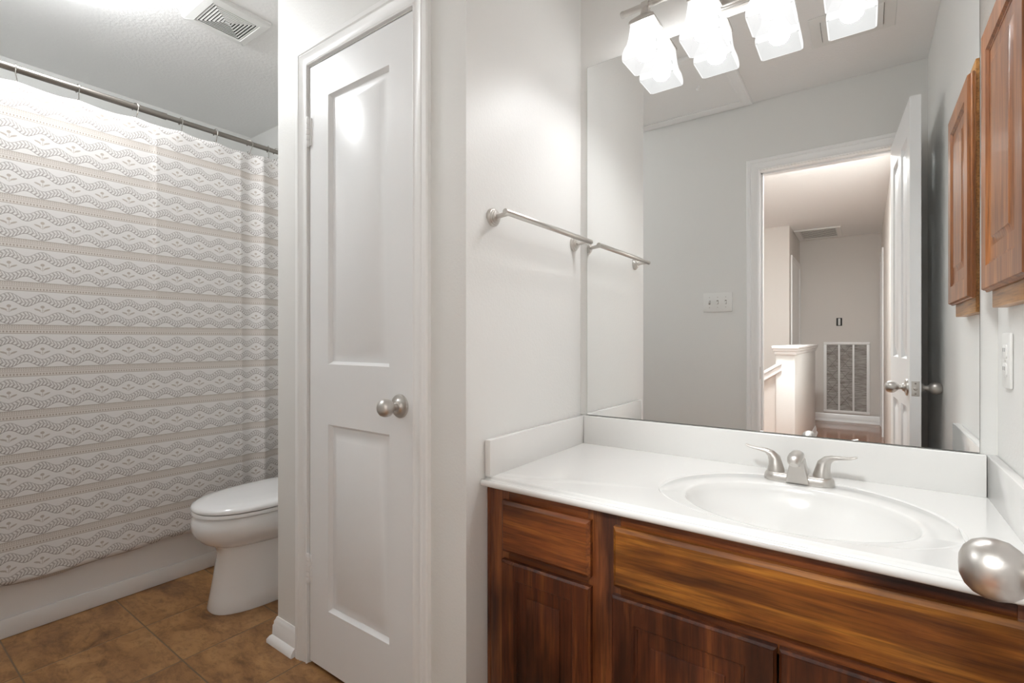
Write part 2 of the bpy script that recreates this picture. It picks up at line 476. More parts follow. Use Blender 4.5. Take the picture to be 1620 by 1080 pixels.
d2.rotation_euler.z = th; d2.location = P_-R_ @ P_

# ------------------------------------------------------------------ bathtub
TX = -2.530
def rrect(x0, x1, y0, y1, z, r, n=6):
    out = []
    for cx, cy, a in ((x1-r, y1-r, 0), (x0+r, y1-r, PI/2), (x0+r, y0+r, PI), (x1-r, y0+r, 1.5*PI)):
        out += [(cx+r*math.cos(a+PI/2*k/n), cy+r*math.sin(a+PI/2*k/n), z) for k in range(n+1)]
    return out
t = thing('bathtub', 'white alcove bathtub behind the shower curtain, apron showing below it', 'bathtub', ((TX+XL)/2, .83, 0))
X0, Y0, Y1 = XL+.002, .142, YB-.002
b = nb(); loft(b, [rrect(X0, TX-.005, Y0, Y1, .0, .004), rrect(X0, TX-.005, Y0, Y1, .37, .004), rrect(X0, TX, Y0, Y1, .375, .01), rrect(X0, TX, Y0, Y1, .398, .01), rrect(X0+.004, TX-.006, Y0+.004, Y1-.004, .405, .012),
    rrect(X0+.06, TX-.075, Y0+.07, Y1-.07, .405, .09), rrect(X0+.075, TX-.09, Y0+.085, Y1-.085, .39, .09), rrect(X0+.10, TX-.11, Y0+.16, Y1-.12, .10, .10), rrect(X0+.14, TX-.15, Y0+.20, Y1-.16, .06, .10)])
to_obj('tub_body', b, M_TUB, t)
b = bx(nb(), TX-.004, TX+.003, Y0, Y1, .001, .070, .002)
to_obj('apron_plinth', b, M_TUB, t)
struct('wall_bath_front', bx(nb(), XL, TX-.02, 0, .14, 0, ZC), M_WALL, 'off-white wall at the front end of the tub', 'wall')

# ------------------------------------------------------------------ curtain rod
RX, RZ = -2.500, 2.060
t = thing('curtain_rod', 'dark metal shower curtain rod below the ceiling', 'curtain rod', (RX, .8, RZ))
to_obj('outer_tube', tube(nb(), [(RX, .145, RZ), (RX, .865, RZ)], .0135, 24), M_ROD, t)
to_obj('inner_tube', tube(nb(), [(RX, .865, RZ), (RX, YB-.004, RZ)], .0112, 24), M_ROD, t)
to_obj('collar', tube(nb(), [(RX, .850, RZ), (RX, .868, RZ)], .0140, 24), M_ROD, t)
to_obj('end_cup', lathe(nb(), [(.028, 0), (.028, .008), (.016, .016), (.0125, .03)], (RX, YB-.001, RZ), (0, -1, 0)), M_ROD, t)

# ------------------------------------------------------------------ shower curtain
def ydir(px):     # where a viewing direction meets the curtain line
    u = (px-812.6)/777.1; a = math.radians(35.58)
    return -RX*(math.cos(a)+u*math.sin(a))/(math.sin(a)-u*math.cos(a))
HY = [ydir(p) for p in (25, 123, 214, 286, 341, 395, 424, 437)]
HY = [HY[0]-.155]+HY+[HY[-1]+.06, HY[-1]+.12]
def fold(y, z):
    k = max(0.0, min(1.0, (y-1.08)/.22)); k = k*k*(3-2*k)
    up = max(0.0, min(1.0, (z-.2)/1.8))
    f = .010*k*math.sin((y-1.06)*2*PI/.20+.4*math.sin(z*2.1))+.009*k*(1-2*abs(math.sin((y-1.0)*PI/.105+.5+z*.15)))
    f += .002*math.sin(y*13+z*1.3)+.002*math.sin(y*7.3-z*2.2+1)
    d = y-.826-.003*math.sin(z*1.5)          # packing crease
    f += (.007*math.exp(-(d/.06)) if d > 0 else .007*math.exp(d/.012))*(.3+.7*up)
    tp = max(0.0, (z-1.85)/.17)              # soft ripples between the hooks
    f += .004*tp*tp*math.sin((y-HY[1])*2*PI/.16)
    return f+.006
def top_z(y):
    best = 0
    for a, c in zip(HY, HY[1:]):
        if a <= y <= c: q = (y-a)/(c-a); return 2.014-.007*min(1, (c-a)/.16)*4*q*(1-q)
    return 2.008
b = nb(); uvl = b.loops.layers.uv.new('UVMap')
NY, NZ, YA, YE = 300, 90, .150, 1.60
cols = []; arc = YA; prev = None
for i in range(NY+1):
    y = YA+(YE-YA)*i/NY
    q = (fold(y, 1.1), y)
    if prev: arc += math.hypot(q[0]-prev[0], q[1]-prev[1])
    prev = q
    zt, zb = top_z(y), .197+.006*math.sin(y*9)+.004*math.sin(y*23)
    row = []
    for j in range(NZ+1):
        z = zb+(zt-zb)*j/NZ
        v = b.verts.new((RX-.004+fold(y, z), y, z)); row.append((v, arc, z))
    cols.append(row)
for i in range(NY):
    for j in range(NZ):
        q = (cols[i][j], cols[i+1][j], cols[i+1][j+1], cols[i][j+1])
        f = b.faces.new([k[0] for k in q])
        for lp_, k in zip(f.loops, q): lp_[uvl].uv = (k[1], k[2])
o = to_obj('shower_curtain', b, M_CURT, loc=(RX, .8, .197), angle=80)
tag(o, 'cream shower curtain printed with grey wavy vines, bands and flowers', 'shower curtain')
md = o.modifiers.new('thick', 'SOLIDIFY'); md.thickness = .0014; md.offset = 0

words_ = ['partly behind the left end of the curtain, nearest the tub front', 'first from the left in the photo', 'second from the left on the rod', 'third from the left on the rod', 'fourth from the left, just past the rod joint',
          'fifth from the left, over the fold left of the closet', 'sixth from the left, its open end showing', 'seventh from the left, hanging dark by the closet corner', 'eighth from the left, last before the closet corner']
def hook_bm():
    b = nb(); R = .0165; P = []
    for k in range(15):
        a = math.radians(215-k*17); P.append((R*math.cos(a), 0, R*math.sin(a)))
    P += [(.0150, 0, -.012), (.010, 0, -.026), (.004, .002, -.036), (-.001, .003, -.046), (-.007, .002, -.052), (-.011, 0, -.047), (-.010, 0, -.041)]
    tube(b, P, .0019, 8)
    bmesh.ops.create_uvsphere(b, u_segments=10, v_segments=8, radius=.0036, matrix=Matrix.Translation(P[0]))
    bmesh.ops.create_uvsphere(b, u_segments=10, v_segments=8, radius=.0036, matrix=Matrix.Translation(P[-1]))
    return b
h0 = None
for i, y in enumerate(HY[1:9]):
    if h0 is None: h = h0 = to_obj('curtain_hook', hook_bm(), M_HOOK, loc=(0, 0, 0))
    else: h = h0.copy(); C.objects.link(h)
    h.location = (RX, y, RZ); h.rotation_euler = (0, 0, (-.15, .1, .5, .15, .2, .6, -.2, .7)[i])
    tag(h, 'silver shower curtain hook, '+words_[i+1], 'curtain hook', 'silver hooks on the shower curtain rod')

# ------------------------------------------------------------------ toilet
TC = -2.110
def egg(z, hw, yf, yb, n=48, ex=2.2, sq=2.8, cx=TC):
    """ring: rounded front (toward -y), squarer back"""
    ym = yf+(yb-yf)*.46; out = []
    for k in range(n):
        a = 2*PI*k/n; c, s = math.cos(a), math.sin(a)
        e = sq if s > 0 else ex
        r = 1/(abs(c)**e+abs(s)**e)**(1/e)
        out.append((cx+hw*c*r, ym+(yb-ym if s > 0 else ym-yf)*s*r, z))
    return out
t = thing('toilet', 'white toilet with closed lid between tub and closet', 'toilet', (TC, 1.2, 0))
b = nb(); loft(b, [egg(0.0, .126, .882, 1.50, ex=2.5), egg(.006, .128, .880, 1.50, ex=2.5), egg(.05, .122, .888, 1.50, ex=2.4), egg(.14, .113, .903, 1.50, ex=2.4), egg(.22, .108, .915, 1.49, ex=2.4), egg(.252, .112, .905, 1.48),
    egg(.262, .128, .885, 1.46), egg(.280, .152, .857, 1.45), egg(.305, .172, .836, 1.44), egg(.330, .182, .826, 1.44), egg(.355, .184, .825, 1.44), egg(.378, .180, .830, 1.44), egg(.388, .176, .836, 1.44),
    egg(.388, .13, .88, 1.36), egg(.30, .11, .92, 1.30), egg(.20, .05, 1.02, 1.2)])
to_obj('bowl', b, M_PORC, t, angle=50)
b = nb(); loft(b, [egg(.390, .176, .834, 1.40), egg(.392, .182, .827, 1.40), egg(.402, .183, .826, 1.40), egg(.406, .180, .829, 1.40), egg(.406, .12, .90, 1.33), egg(.391, .115, .905, 1.325)], caps=(False, False))
to_obj('seat', b, M_PORC, t, angle=50)
b = nb(); loft(b, [egg(.4085, .177, .832, 1.39), egg(.411, .1835, .8255, 1.395), egg(.418, .184, .825, 1.395), egg(.425, .180, .829, 1.393), egg(.431, .168, .842, 1.385), egg(.436, .135, .88, 1.36), egg(.4385, .08, .96, 1.29), egg(.439, .02, 1.06, 1.16)])
to_obj('lid', b, M_PORC, t, angle=60)
for s in (-1, 1):
    to_obj('lid_hinge', bx(nb(), TC+s*.075-.022, TC+s*.075+.022, 1.393, 1.43, .389, .425, .006), M_PORC, t)
b = nb(); loft(b, [rrect(TC-.10, TC+.10, 1.42, 1.62, .30, .04), rrect(TC-.12, TC+.12, 1.42, 1.63, .385, .04), rrect(TC-.17, TC+.17, 1.45, 1.64, .395, .04), rrect(TC-.205, TC+.205, 1.465, 1.645, .42, .03), rrect(TC-.225, TC+.225, 1.455, 1.648, .72, .03)])
to_obj('tank', b, M_PORC, t)
b = nb(); loft(b, [rrect(TC-.228, TC+.228, 1.452, 1.652, .721, .03), rrect(TC-.235, TC+.235, 1.445, 1.656, .728, .03), rrect(TC-.235, TC+.235, 1.445, 1.656, .748, .03), rrect(TC-.225, TC+.225, 1.455, 1.65, .757, .03)])
to_obj('tank_lid', b, M_PORC, t)
fh = nb(); lathe(fh, [(.014, 0), (.014, .006), (.008, .01), (.008, .016)], (TC-.16, 1.457, .665), (0, -1, 0), 16); tube(fh, [(TC-.16, 1.441, .665), (TC-.12, 1.440, .662), (TC-.085, 1.440, .655)], [(.006, .009), (.005, .008), (.004, .007)], 12)
to_obj('flush_lever', fh, M_HOOK, t)

# ------------------------------------------------------------------ exhaust fan grille and dome lamp on the ceiling
def rect_ring(bm, x0, x1, y0, y1, wd, za, zb):
    """flat rectangular ring, inner edge lower/higher"""
    o = [(x0, y0), (x1, y0), (x1, y1), (x0, y1)]; i = [(x0+wd, y0+wd), (x1-wd, y0+wd), (x1-wd, y1-wd), (x0+wd, y1-wd)]
    for k in range(4):
        l = (k+1) % 4
        for (P, Q, p, q) in ((o[k], o[l], za, zb),):
            vs = [(*o[k], za), (*o[l], za), (*i[l], zb), (*i[k], zb)]
            lo = [bm.verts.new(v) for v in vs]; hi = [bm.verts.new((v[0], v[1], v[2]+.0022)) for v in vs]
            bm.faces.new(lo); bm.faces.new(hi[::-1])
            for m in range(4): n = (m+1) % 4; bm.faces.new((lo[m], lo[n], hi[n], hi[m]))
VX0, VX1, VY0, VY1 = -2.328, -2.078, .862, 1.118
t = thing('exhaust_vent', 'square white exhaust fan grille with concentric louvers on the ceiling', 'vent', ((VX0+VX1)/2, (VY0+VY1)/2, ZC))
b = nb(); loft(b, [[(x, y, z) for x, y, _ in rrect(VX0+i, VX1-i, VY0+i, VY1-i, 0, .006)] for i, z in ((0, ZC-.0005), (0, ZC-.010), (.006, ZC-.016), (.034, ZC-.019), (.036, ZC-.016), (.036, ZC-.0005))], caps=(False, False))
to_obj('frame', b, M_PLAST, t)
to_obj('backing', bx(nb(), VX0+.037, VX1-.037, VY0+.037, VY1-.037, ZC-.0140, ZC-.001), M_DARK, t)
b = nb()
for k in range(7): i = .038+k*.0115; rect_ring(b, VX0+i, VX1-i, VY0+i, VY1-i, .0062, ZC-.0165, ZC-.0180)
i = .038+7*.0115; bx(b, VX0+i, VX1-i, VY0+i, VY1-i, ZC-.018, ZC-.015)
for sx, sy in ((1, 1), (-1, 1), (1, -1), (-1, -1)):
    cx, cy = (VX0+VX1)/2, (VY0+VY1)/2
    tube(b, [(cx+sx*.008, cy+sy*.010, ZC-.014), (cx+sx*.087, cy+sy*.090, ZC-.010)], .0018, 6)
to_obj('louvers', b, M_PLAST, t)

def dome(name, label, x, y, r, h, m):
    t = thing(name, label, 'ceiling light', (x, y, ZC))
    to_obj('base_ring', lathe(nb(), [(r-.02, 0), (r+.010, .001), (r+.012, .006), (r+.012, .014), (r+.008, .018), (r+.002, .018), (r+.001, .012), (r-.02, .012)], (x, y, ZC-.0005), (0, 0, -1), 48), M_NICKEL, t)
    pr = [(r*math.cos(a), .014+h*math.sin(a)) for a in [PI/2*k/12 for k in range(13)]]
    to_obj('glass_dome', lathe(nb(), pr, (x, y, ZC), (0, 0, -1), 48), m, t, angle=60)
dome('ceiling_light', 'lit round glass dome light on the ceiling near the tub', -2.24, .470, .140, .160, M_DOME)
dome('ceiling_light', 'added unseen dome light on the hall ceiling outside the doorway', -.40, -1.12, .150, .032, M_HALL_ADDED)  # out-of-view lamp added to light the hall; no such fixture is seen

# ------------------------------------------------------------------ towel bar
t = thing('towel_bar', 'brushed nickel towel bar on the wall left of the mirror', 'towel bar', (XT, 1.27, 1.41))
BXX, BZ = XT+.058, 1.413
for y in (1.046, 1.500):
    lb = lathe(nb(), [(.0245, 0), (.0245, .006), (.0225, .009), (.020, .0095), (.019, .013), (.0155, .0135), (.0145, .017), (.009, .018)], (XT+.0005, y, BZ-.004), (1, 0, 0), 36)
    p = to_obj('wall_flange', lb, M_NICKEL, t)
    to_obj('post', tube(nb(), [(XT+.016, y, BZ-.004), (BXX, y, BZ)], .0065, 16), M_NICKEL, p)
b = nb(); lathe(b, [(.0075, 0), (.0082, .001), (.0082, .4935), (.0075, .4945)], (BXX, 1.026, BZ), (0, 1, 0), 24)
to_obj('bar', b, M_NICKEL, t)

# ------------------------------------------------------------------ mirror
MX0, MX1, MZ0, MZ1 = -.792, .216, .8175, 2.032
t = thing('wall_mirror', 'large frameless mirror above the vanity backsplash', 'mirror', ((MX0+MX1)/2, YM, MZ0))
to_obj('edge', bx(nb(), MX0, MX1, YM-.0052, YM-.0005, MZ0, MZ1), M_MEDGE, t)
b = nb(); b.faces.new([b.verts.new(p) for p in ((MX0+.001, YM-.0055, MZ0+.001), (MX1-.001, YM-.0055, MZ0+.001), (MX1-.001, YM-.0055, MZ1-.001), (MX0+.001, YM-.0055, MZ1-.001))])
to_obj('glass', bx(nb(), MX0+.0008, MX1-.0008, YM-.0060, YM-.0051, MZ0+.0008, MZ1-.0008), M_MIRROR, t); b.free()

# ------------------------------------------------------------------ vanity light bar
LX = [-.553+.1745*k for k in range(4)]; LY = 1.477; LZB = 2.115
t = thing('vanity_light', 'four-lamp nickel vanity light with square frosted shades above the mirror', 'wall light', (-.291, YM, LZB))
b = nb(); bx(b, -.352, -.230, YM-.022, YM-.0005, 2.050, 2.180, .006); bx(b, -.344, -.238, YM-.028, YM-.02, 2.058, 2.172, .004)
bp = to_obj('backplate', b, M_NICKEL, t)
to_obj('arm', tube(nb(), [(-.291, YM-.026, LZB), (-.291, LY, LZB)], .010, 16), M_NICKEL, bp)
b = nb(); lathe(b, [(.004, 0), (.0085, .0015), (.0105, .006), (.0105, .010), (.0095, .011), (.0095, .679), (.0105, .680), (.0105, .684), (.0085, .6885), (.004, .690)], (-.636, LY, LZB), (1, 0, 0), 28)
to_obj('bar', b, M_NICKEL, t)
def sq_ring(cx, cy, z, h, r, n=5):
    return rrect(cx-h, cx+h, cy-h, cy+h, z, r, n)
for x in LX:
    b = tube(nb(), [(x-.011, LY, LZB), (x+.011, LY, LZB)], .0135, 24)
    loft(b, [sq_ring(x, LY, LZB-.008, .010, .004), sq_ring(x, LY, 2.085, .014, .003), sq_ring(x, LY, 2.064, .036, .003), sq_ring(x, LY, 2.057, .040, .003), sq_ring(x, LY, 2.050, .040, .003)])
    hd = to_obj('shade_holder', b, M_NICKEL, t)
    O = [(2.052, .0375), (2.030, .0395), (2.004, .0425), (1.988, .0455), (1.980, .049), (1.972, .0525), (1.960, .0555), (1.948, .0568), (1.938, .0560)]
    rings = [sq_ring(x, LY, z, h, .007) for z, h in O]+[sq_ring(x, LY, z, h-.0035, .006) for z, h in O[::-1]]
    # gentle scallop of the lower rim
    sh = nb(); loft(sh, rings, caps=(False, True))
    for v in sh.verts:
        if v.co.z < 1.962:
            q = max(abs(v.co.x-x), abs(v.co.y-LY)); e = min(abs(v.co.x-x), abs(v.co.y-LY))/.056
            v.co.z -= .007*(1-e*e)
    for f in sh.faces:
        c = f.calc_center_median(); h = max(abs(c.x-x), abs(c.y-LY))
        # outer skin or inner skin, by its distance from the lamp axis at that height
        zz = min(max(c.z, 1.938), 2.052)
        for (za, ha), (zb_, hb) in zip(O, O[1:]):
            if zb_ <= zz <= za: ho = ha+(hb-ha)*(za-zz)/(za-zb_)
        f.material_index = 1 if h < ho-.0022 else 0
    so = to_obj('shade', sh, [M_SHADE, M_SHADEI], t, angle=30)
    so['label'] = 'lit frosted glass shade'
    bb = lathe(nb(), [(.001, -.030), (.010, -.0283), (.019, -.0232), (.0262, -.0145), (.030, 0), (.0285, .012), (.0225, .024), (.016, .038), (.013, .050), (.013, .070)], (x, LY, 1.974), (0, 0, 1), 28)
    to_obj('bulb', bb, M_BULB, so, angle=60)['label'] = 'lit round bulb'

# ------------------------------------------------------------------ vanity top with basin
t = thing('vanity_sink', 'white cultured marble vanity top with oval basin', 'countertop', ((XT+XR)/2, 1.27, .695))
BCX, BCY = -.131, 1.212
FY, BK = 1.024, YM-.001
tx0, tx1 = XT+.0015, XR-.0015
def ell(th, a, bf, bb_): 
    c, s = math.cos(th), math.sin(th); bq = bb_ if s > 0 else bf
    return BCX+a*c, BCY+bq*s
NA = 144
ths = [2*PI*k/NA for k in range(NA)]
def rect_hit(th):
    c, s = math.cos(th), math.sin(th); k = 1e9
    if c > 1e-9: k = min(k, (tx1-BCX)/c)
    if c < -1e-9: k = min(k, (tx0-BCX)/c)
    if s > 1e-9: k = min(k, (BK-BCY)/s)
    if s < -1e-9: k = min(k, (FY-BCY)/s)
    return BCX+c*k, BCY+s*k
def snap(th):
    p = rect_hit(th)
    return p
cor = [math.atan2(y-BCY, x-BCX) % (2*PI) for x in (tx0, tx1) for y in (FY, BK)]
for c in cor:
    j = min(range(NA), key=lambda k: abs(((ths[k]-c+PI) % (2*PI))-PI)); ths[j] = c
b = nb(); rings = []
D = .125
for r in (.06, .14, .25, .4, .55, .68, .79, .87, .93, .965, .985):
    dep = D*(1-r**2.6)**.72
    rings.append([(*ell(th, .2175*r, .160*r, .172*r), ZT-.006-dep) for th in ths])
rings.append([(*ell(th, .2185, .161, .173), ZT-.0052) for th in ths])
rings.append([(*ell(th, .222, .1635, .176), ZT-.0022) for th in ths])
rings.append([(*ell(th, .228, .167, .182), ZT-.0012) for th in ths])
rings.append([(*ell(th, .276, .1715, .258), ZT-.0010) for th in ths])
rings.append([(*ell(th, .2785, .173, .2615), ZT-.0030) for th in ths])
rings.append([(*ell(th, .2805, .174, .264), ZT-.0030) for th in ths])
rings.append([(*ell(th, .2835, .176, .267), ZT) for th in ths])
rings.append([(*rect_hit(th), ZT) for th in ths])
loft(b, rings, caps=(True, False))
# nosing at the front
pr = [(FY, ZT), (1.0215, ZT-.0012), (1.0195, ZT-.0045), (1.0165, ZT-.0080), (1.012, ZT-.0092), (1.0075, ZT-.0085), (1.0045, ZT-.0066), (1.0005, ZT-.0062), (.9968, ZT-.0080), (.9950, ZT-.0110), (.9945, ZT-.014), (.9958, ZT-.0185), (.9990, ZT-.022), (1.004, ZT-.024), (1.06, ZT-.024), (1.06, ZT-.018)]
loft(b, [[(x, y, z) for x in (tx0, tx1)] for y, z in pr], closed=False)
bx(b, tx0, tx1, BK-.10, BK, ZT-.024, ZT-.001)
for x0, x1 in ((tx0, tx0+.16), (tx1-.10, tx1)): bx(b, x0, x1, 1.03, BK, ZT-.024, ZT-.001)
bmesh.ops.remove_doubles(b, verts=b.verts, dist=1e-5)
top = to_obj('basin_top', b, M_COUNTER, t, angle=40)
to_obj('drain', lathe(nb(), [(.022, -.001), (.022, .002), (.017, .003), (.015, .001), (.013, .006), (.002, .007)], (BCX, BCY, ZT-.006-D), (0, 0, 1), 28), M_NICKEL, t)
to_obj('backsplash', bx(nb(), tx0+.0195, tx1-.0195, YM-.019, YM-.001, ZT-.001, .8155, .003), M_COUNTER, t)
for x0, x1 in ((tx0, tx0+.019), (tx1-.019, tx1)):
    to_obj('side_splash', bx(nb(), x0, x1, 1.012, YM-.001, ZT-.001, .8155, .003), M_COUNTER, t)

# ------------------------------------------------------------------ faucet
FX, FYY = -.138, 1.440
t = thing('faucet', 'brushed nickel two-handle faucet behind the oval basin', 'faucet', (FX, FYY, ZT))
Z = ZT-.001
def stad(z, hx, hy): return rrect(FX-hx, FX+hx, FYY-hy, FYY+hy, z, hy*.98, 8)
b = nb(); loft(b, [stad(Z, .0775, .0275), stad(Z+.004, .0785, .0285), stad(Z+.014, .0765, .0270), stad(Z+.0195, .0735, .0245), stad(Z+.021, .070, .021)])
to_obj('base_plate', b, M_NICKEL, t, angle=50)
def sec(y0, y1, hw0, hw1, z): return [(FX-hw0, y0, z), (FX+hw0, y0, z), (FX+hw1, y1, z), (FX-hw1, y1, z)]
b = nb()
loft(b, [sec(1.404, 1.468, .0265, .0225, Z+.002), sec(1.402, 1.466, .0235, .0205, Z+.018), sec(1.398, 1.462, .0180, .0170, Z+.042), sec(1.394, 1.456, .0140, .0140, Z+.060)])
bmesh.ops.bevel(b, geom=list(b.edges), offset=.004, segments=3, affect='EDGES', profile=.5)
tube(b, [(FX, 1.458, Z+.050), (FX, 1.440, Z+.066), (FX, 1.415, Z+.073), (FX, 1.385, Z+.0745), (FX, 1.362, Z+.073), (FX, 1.346, Z+.068), (FX, 1.339, Z+.062)],
     [(.010, .007), (.0135, .010), (.0155, .0115), (.0165, .0120), (.0165, .0120), (.0145, .0110), (.009, .007)], 24)
lathe(b, [(.0115, 0), (.0115, .012), (.009, .013)], (FX, 1.360, Z+.069), (0, 0, -1), 20)
to_obj('spout', b, M_NICKEL, t, angle=40)
for s, dy in ((-1, -.006), (1, -.018)):
    x = FX+s*.051
    lean = s*.004
    P = [(x, FYY, Z+.021), (x, FYY, Z+.026), (x+lean*.3, FYY, Z+.040), (x+s*.004, FYY, Z+.053), (x+s*.012, FYY, Z+.064), (x+s*.023, FYY+dy*.2, Z+.0705), (x+s*.040, FYY+dy*.5, Z+.0735), (x+s*.056, FYY+dy*.8, Z+.0760), (x+s*.068, FYY+dy, Z+.0800), (x+s*.072, FYY+dy, Z+.0815)]
    Rr = [(.0205, .0205), (.0200, .0195), (.0165, .0165), (.0135, .0150), (.0115, .0105), (.0105, .0062), (.0095, .0042), (.0105, .0032), (.0095, .0026), (.006, .0018)]
    pts = [Vector(p) for p in P]; rings = []
    for i, p in enumerate(pts):
        d = (pts[min(i+1, len(pts)-1)]-pts[max(i-1, 0)]).normalized()
        sd = Vector((0, 1, 0)); up = d.cross(sd).normalized()
        rings.append([p+sd*(math.cos(2*PI*k/24)*Rr[i][0])+up*(math.sin(2*PI*k/24)*Rr[i][1]) for k in range(24)])
    b = nb(); loft(b, rings)
    to_obj('lever_handle', b, M_NICKEL, t, angle=60)

# ------------------------------------------------------------------ vanity cabinet
VF = 1.022
t = thing('vanity_cabinet', 'reddish brown stained wood vanity cabinet below the white top', 'cabinet', ((XT+XR)/2, 1.28, 0))
vx0, vx1 = XT+.003, XR-.003
b = nb()
bx(b, vx0, vx0+.018, VF+.020, YM-.002, .0, .694); bx(b, vx1-.018, vx1, VF+.020, YM-.002, .0, .694); bx(b, vx0+.018, vx1-.018, VF+.02, YM-.002, .095, .110)
bx(b, vx0+.018, vx1-.018, VF+.075, VF+.090, 0, .095)
to_obj('carcass', b, M_WZ, t)
for x0, x1 in ((vx0, vx0+.012), (vx0+.0125, -.746), (-.520, -.440), (.183, vx1)):
    to_obj('stile', bx(nb(), x0, x1, VF, VF+.020, .095, .6945, .0012), M_WZ, t)
for x0, x1 in ((-.746, -.520), (-.440, .183)):
    for z0, z1 in ((.655, .6945), (.498, .552), (.095, .150)):
        to_obj('rail', bx(nb(), x0, x1, VF+.0005, VF+.0195, z0, z1, .001), M_WX, t)
DF = VF-.019
def eased(bm, x0, x1, z0, z1, e=.007, T=.0185):
    loft(bm, [[(x0+i, DF+d, z0+i), (x1-i, DF+d, z0+i), (x1-i, DF+d, z1-i), (x0+i, DF+d, z1-i)] for i, d in ((0, T), (0, .007), (.0015, .0055), (.004, .0035), (e, .0008), (e+.001, 0))])
    return bm
dr = to_obj('drawer', bx(nb(), -.735, -.530, VF+.021, 1.48, .56, .64), M_WX, t)
to_obj('drawer_front', eased(nb(), -.759, -.508, .538, .668), M_WX, dr)
to_obj('false_front', eased(nb(), -.4515, .195, .537, .668), M_WF, t)
RP = [(0, 0), (.003, .0045), (.007, .0042), (.010, .0125), (.013, .0132), (.036, .0060), (.0366, .0030), (.038, .0026)]
for x0, x1, st in ((-.760, -.508, .043), (-.4555, -.1315, .052), (-.1275, .197, .052)):
    b = nb()
    panelled(b, x0+.005, x1-.005, .125, .5115, .006, [(x0+st, x1-st, .175, .516-st*.95)], RP, lambda a, z, d: (a, DF+d, z))
    loft(b, [[(x0+i, DF+d, .120+i), (x1-i, DF+d, .120+i), (x1-i, DF+d, .516-i), (x0+i, DF+d, .516-i)] for i, d in ((0, .0185), (0, .007), (.0015, .005), (.004, .003), (.005, .0))], caps=(True, False))
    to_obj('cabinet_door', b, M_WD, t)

# ------------------------------------------------------------------ wall cabinet on the right wall
t = thing('medicine_cabinet', 'honey brown raised-panel wooden cabinet on the right wall', 'wall cabinet', (XR, 1.29, 1.15))
KY0, KY1, KZ0, KZ1, KX = 1.112, 1.464, 1.182, 1.738, .205
b = nb()
bx(b, .2215, XR-.0005, KY0+.012, KY1-.012, 1.147, 1.772, .002)
to_obj('face_frame', b, M_MY, t)
b = nb(); st = .052
panelled(b, KY0+.006, KY1-.006, KZ0+.006, KZ1-.006, .006, [(KY0+st, KY1-st, KZ0+st, KZ1-st)], [(0, 0), (.004, .005), (.008, .0045), (.011, .010), (.015, .011), (.050, .003), (.052, .0010)], lambda a, z, d: (KX+d, a, z))
loft(b, [[(KX+d, KY0+i, KZ0+i), (KX+d, KY1-i, KZ0+i), (KX+d, KY1-i, KZ1-i), (KX+d, KY0+i, KZ1-i)] for i, d in ((.003, .0162), (0, .013), (0, .009), (.003, .0065), (.0035, .004), (.006, .0))], caps=(True, False))
to_obj('cabinet_door', b, M_MZ, t)

# ------------------------------------------------------------------ outlet on the right wall, switches on the entry wall
t = thing('wall_outlet', 'white duplex outlet below the wooden cabinet', 'outlet', (XR, 1.447, 1.035))
to_obj('cover_plate', bx(nb(), XR-.006, XR-.0003, 1.411, 1.483, .977, 1.093, .0025), M_PLAST, t)
for z in (1.0155, 1.0545):
    b = nb(); loft(b, [[(XR-x, 1.447+p[0], z+p[1]) for p in [(q[0], q[1]) for q in rrect(-.0165+i, .0165-i, -.0140+i, .0140-i, 0, .008)]] for x, i in ((.004, 0), (.0078, 0), (.0084, .001))])
    r = to_obj('receptacle', b, M_PLAST, t)
    b = nb()
    for dy in (-.0065, .0065): bx(b, XR-.0087, XR-.0080, 1.447+dy-.0011, 1.447+dy+.0011, z-.001, z+.007)
    to_obj('slots', b, M_DARK, r)
to_obj('screw', lathe(nb(), [(.003, 0), (.0028, .001), (.001, .0013)], (XR-.0058, 1.447, 1.035), (-1, 0, 0), 12), M_NICKEL, t)

t = thing('light_switch', 'white triple switch plate left of the entry doorway, seen in the mirror', 'light switch', (-.716, 0, 1.304))
to_obj('cover_plate', bx(nb(), -.798, -.634, .0003, .006, 1.247, 1.361, .0025), M_PLAST, t)
for k in range(3):
    x = -.762+k*.046
    b = bx(nb(), x-.005, x+.005, .0055, .0066, 1.292, 1.316); f = to_obj('toggle_slot', b, M_ROD, t)
    b = nb(); up = 1 if k == 0 else -1
    loft(b, [[(x+sx*.0036, .006, 1.304+sz*.007) for sx, sz in ((-1, -1), (1, -1), (1, 1), (-1, 1))], [(x+sx*.0030, .017, 1.304+up*.008+sz*.003) for sx, sz in ((-1, -1), (1, -1), (1, 1), (-1, 1))]])
    to_obj('toggle', b, M_PLAST, f)
    for z in (1.274, 1.334): to_obj('screw', lathe(nb(), [(.003, 0), (.0028, .0008), (.001, .001)], (x, .0058, z), (0, 1, 0), 10), M_NICKEL, t)

# ------------------------------------------------------------------ ceiling hatch and register (seen in the mirror)
t = thing('attic_hatch', 'white attic access hatch with moulded trim in the ceiling, seen in the mirror', 'hatch', (-.86, .36, ZC))
hx0, hx1, hy0, hy1 = -1.14, -.580, .078, .640
to_obj('hatch_panel', bx(nb(), hx0+.003, hx1-.003, hy0+.003, hy1-.003, ZC-.004, ZC-.0005), M_CEIL, t)
b = nb(); loft(b, [[(x, y, ZC-d) for x, y in ((hx0-i, hy0-i), (hx1+i, hy0-i), (hx1+i, hy1+i), (hx0-i, hy1+i))] for i, d in ((0, .0005), (0, .010), (.006, .012), (.012, .009), (.030, .011), (.045, .017), (.055, .017), (.058, .012), (.058, .0005))], caps=(False, False))
to_obj('hatch_trim', b, M_TRIM, t)
to_obj('pull_knob', lathe(nb(), [(.007, 0), (.007, .006), (.014, .010), (.015, .014), (.010, .018), (.001, .019)], (-.726, .372, ZC-.003), (0, 0, -1), 20), M_TRIM, t)

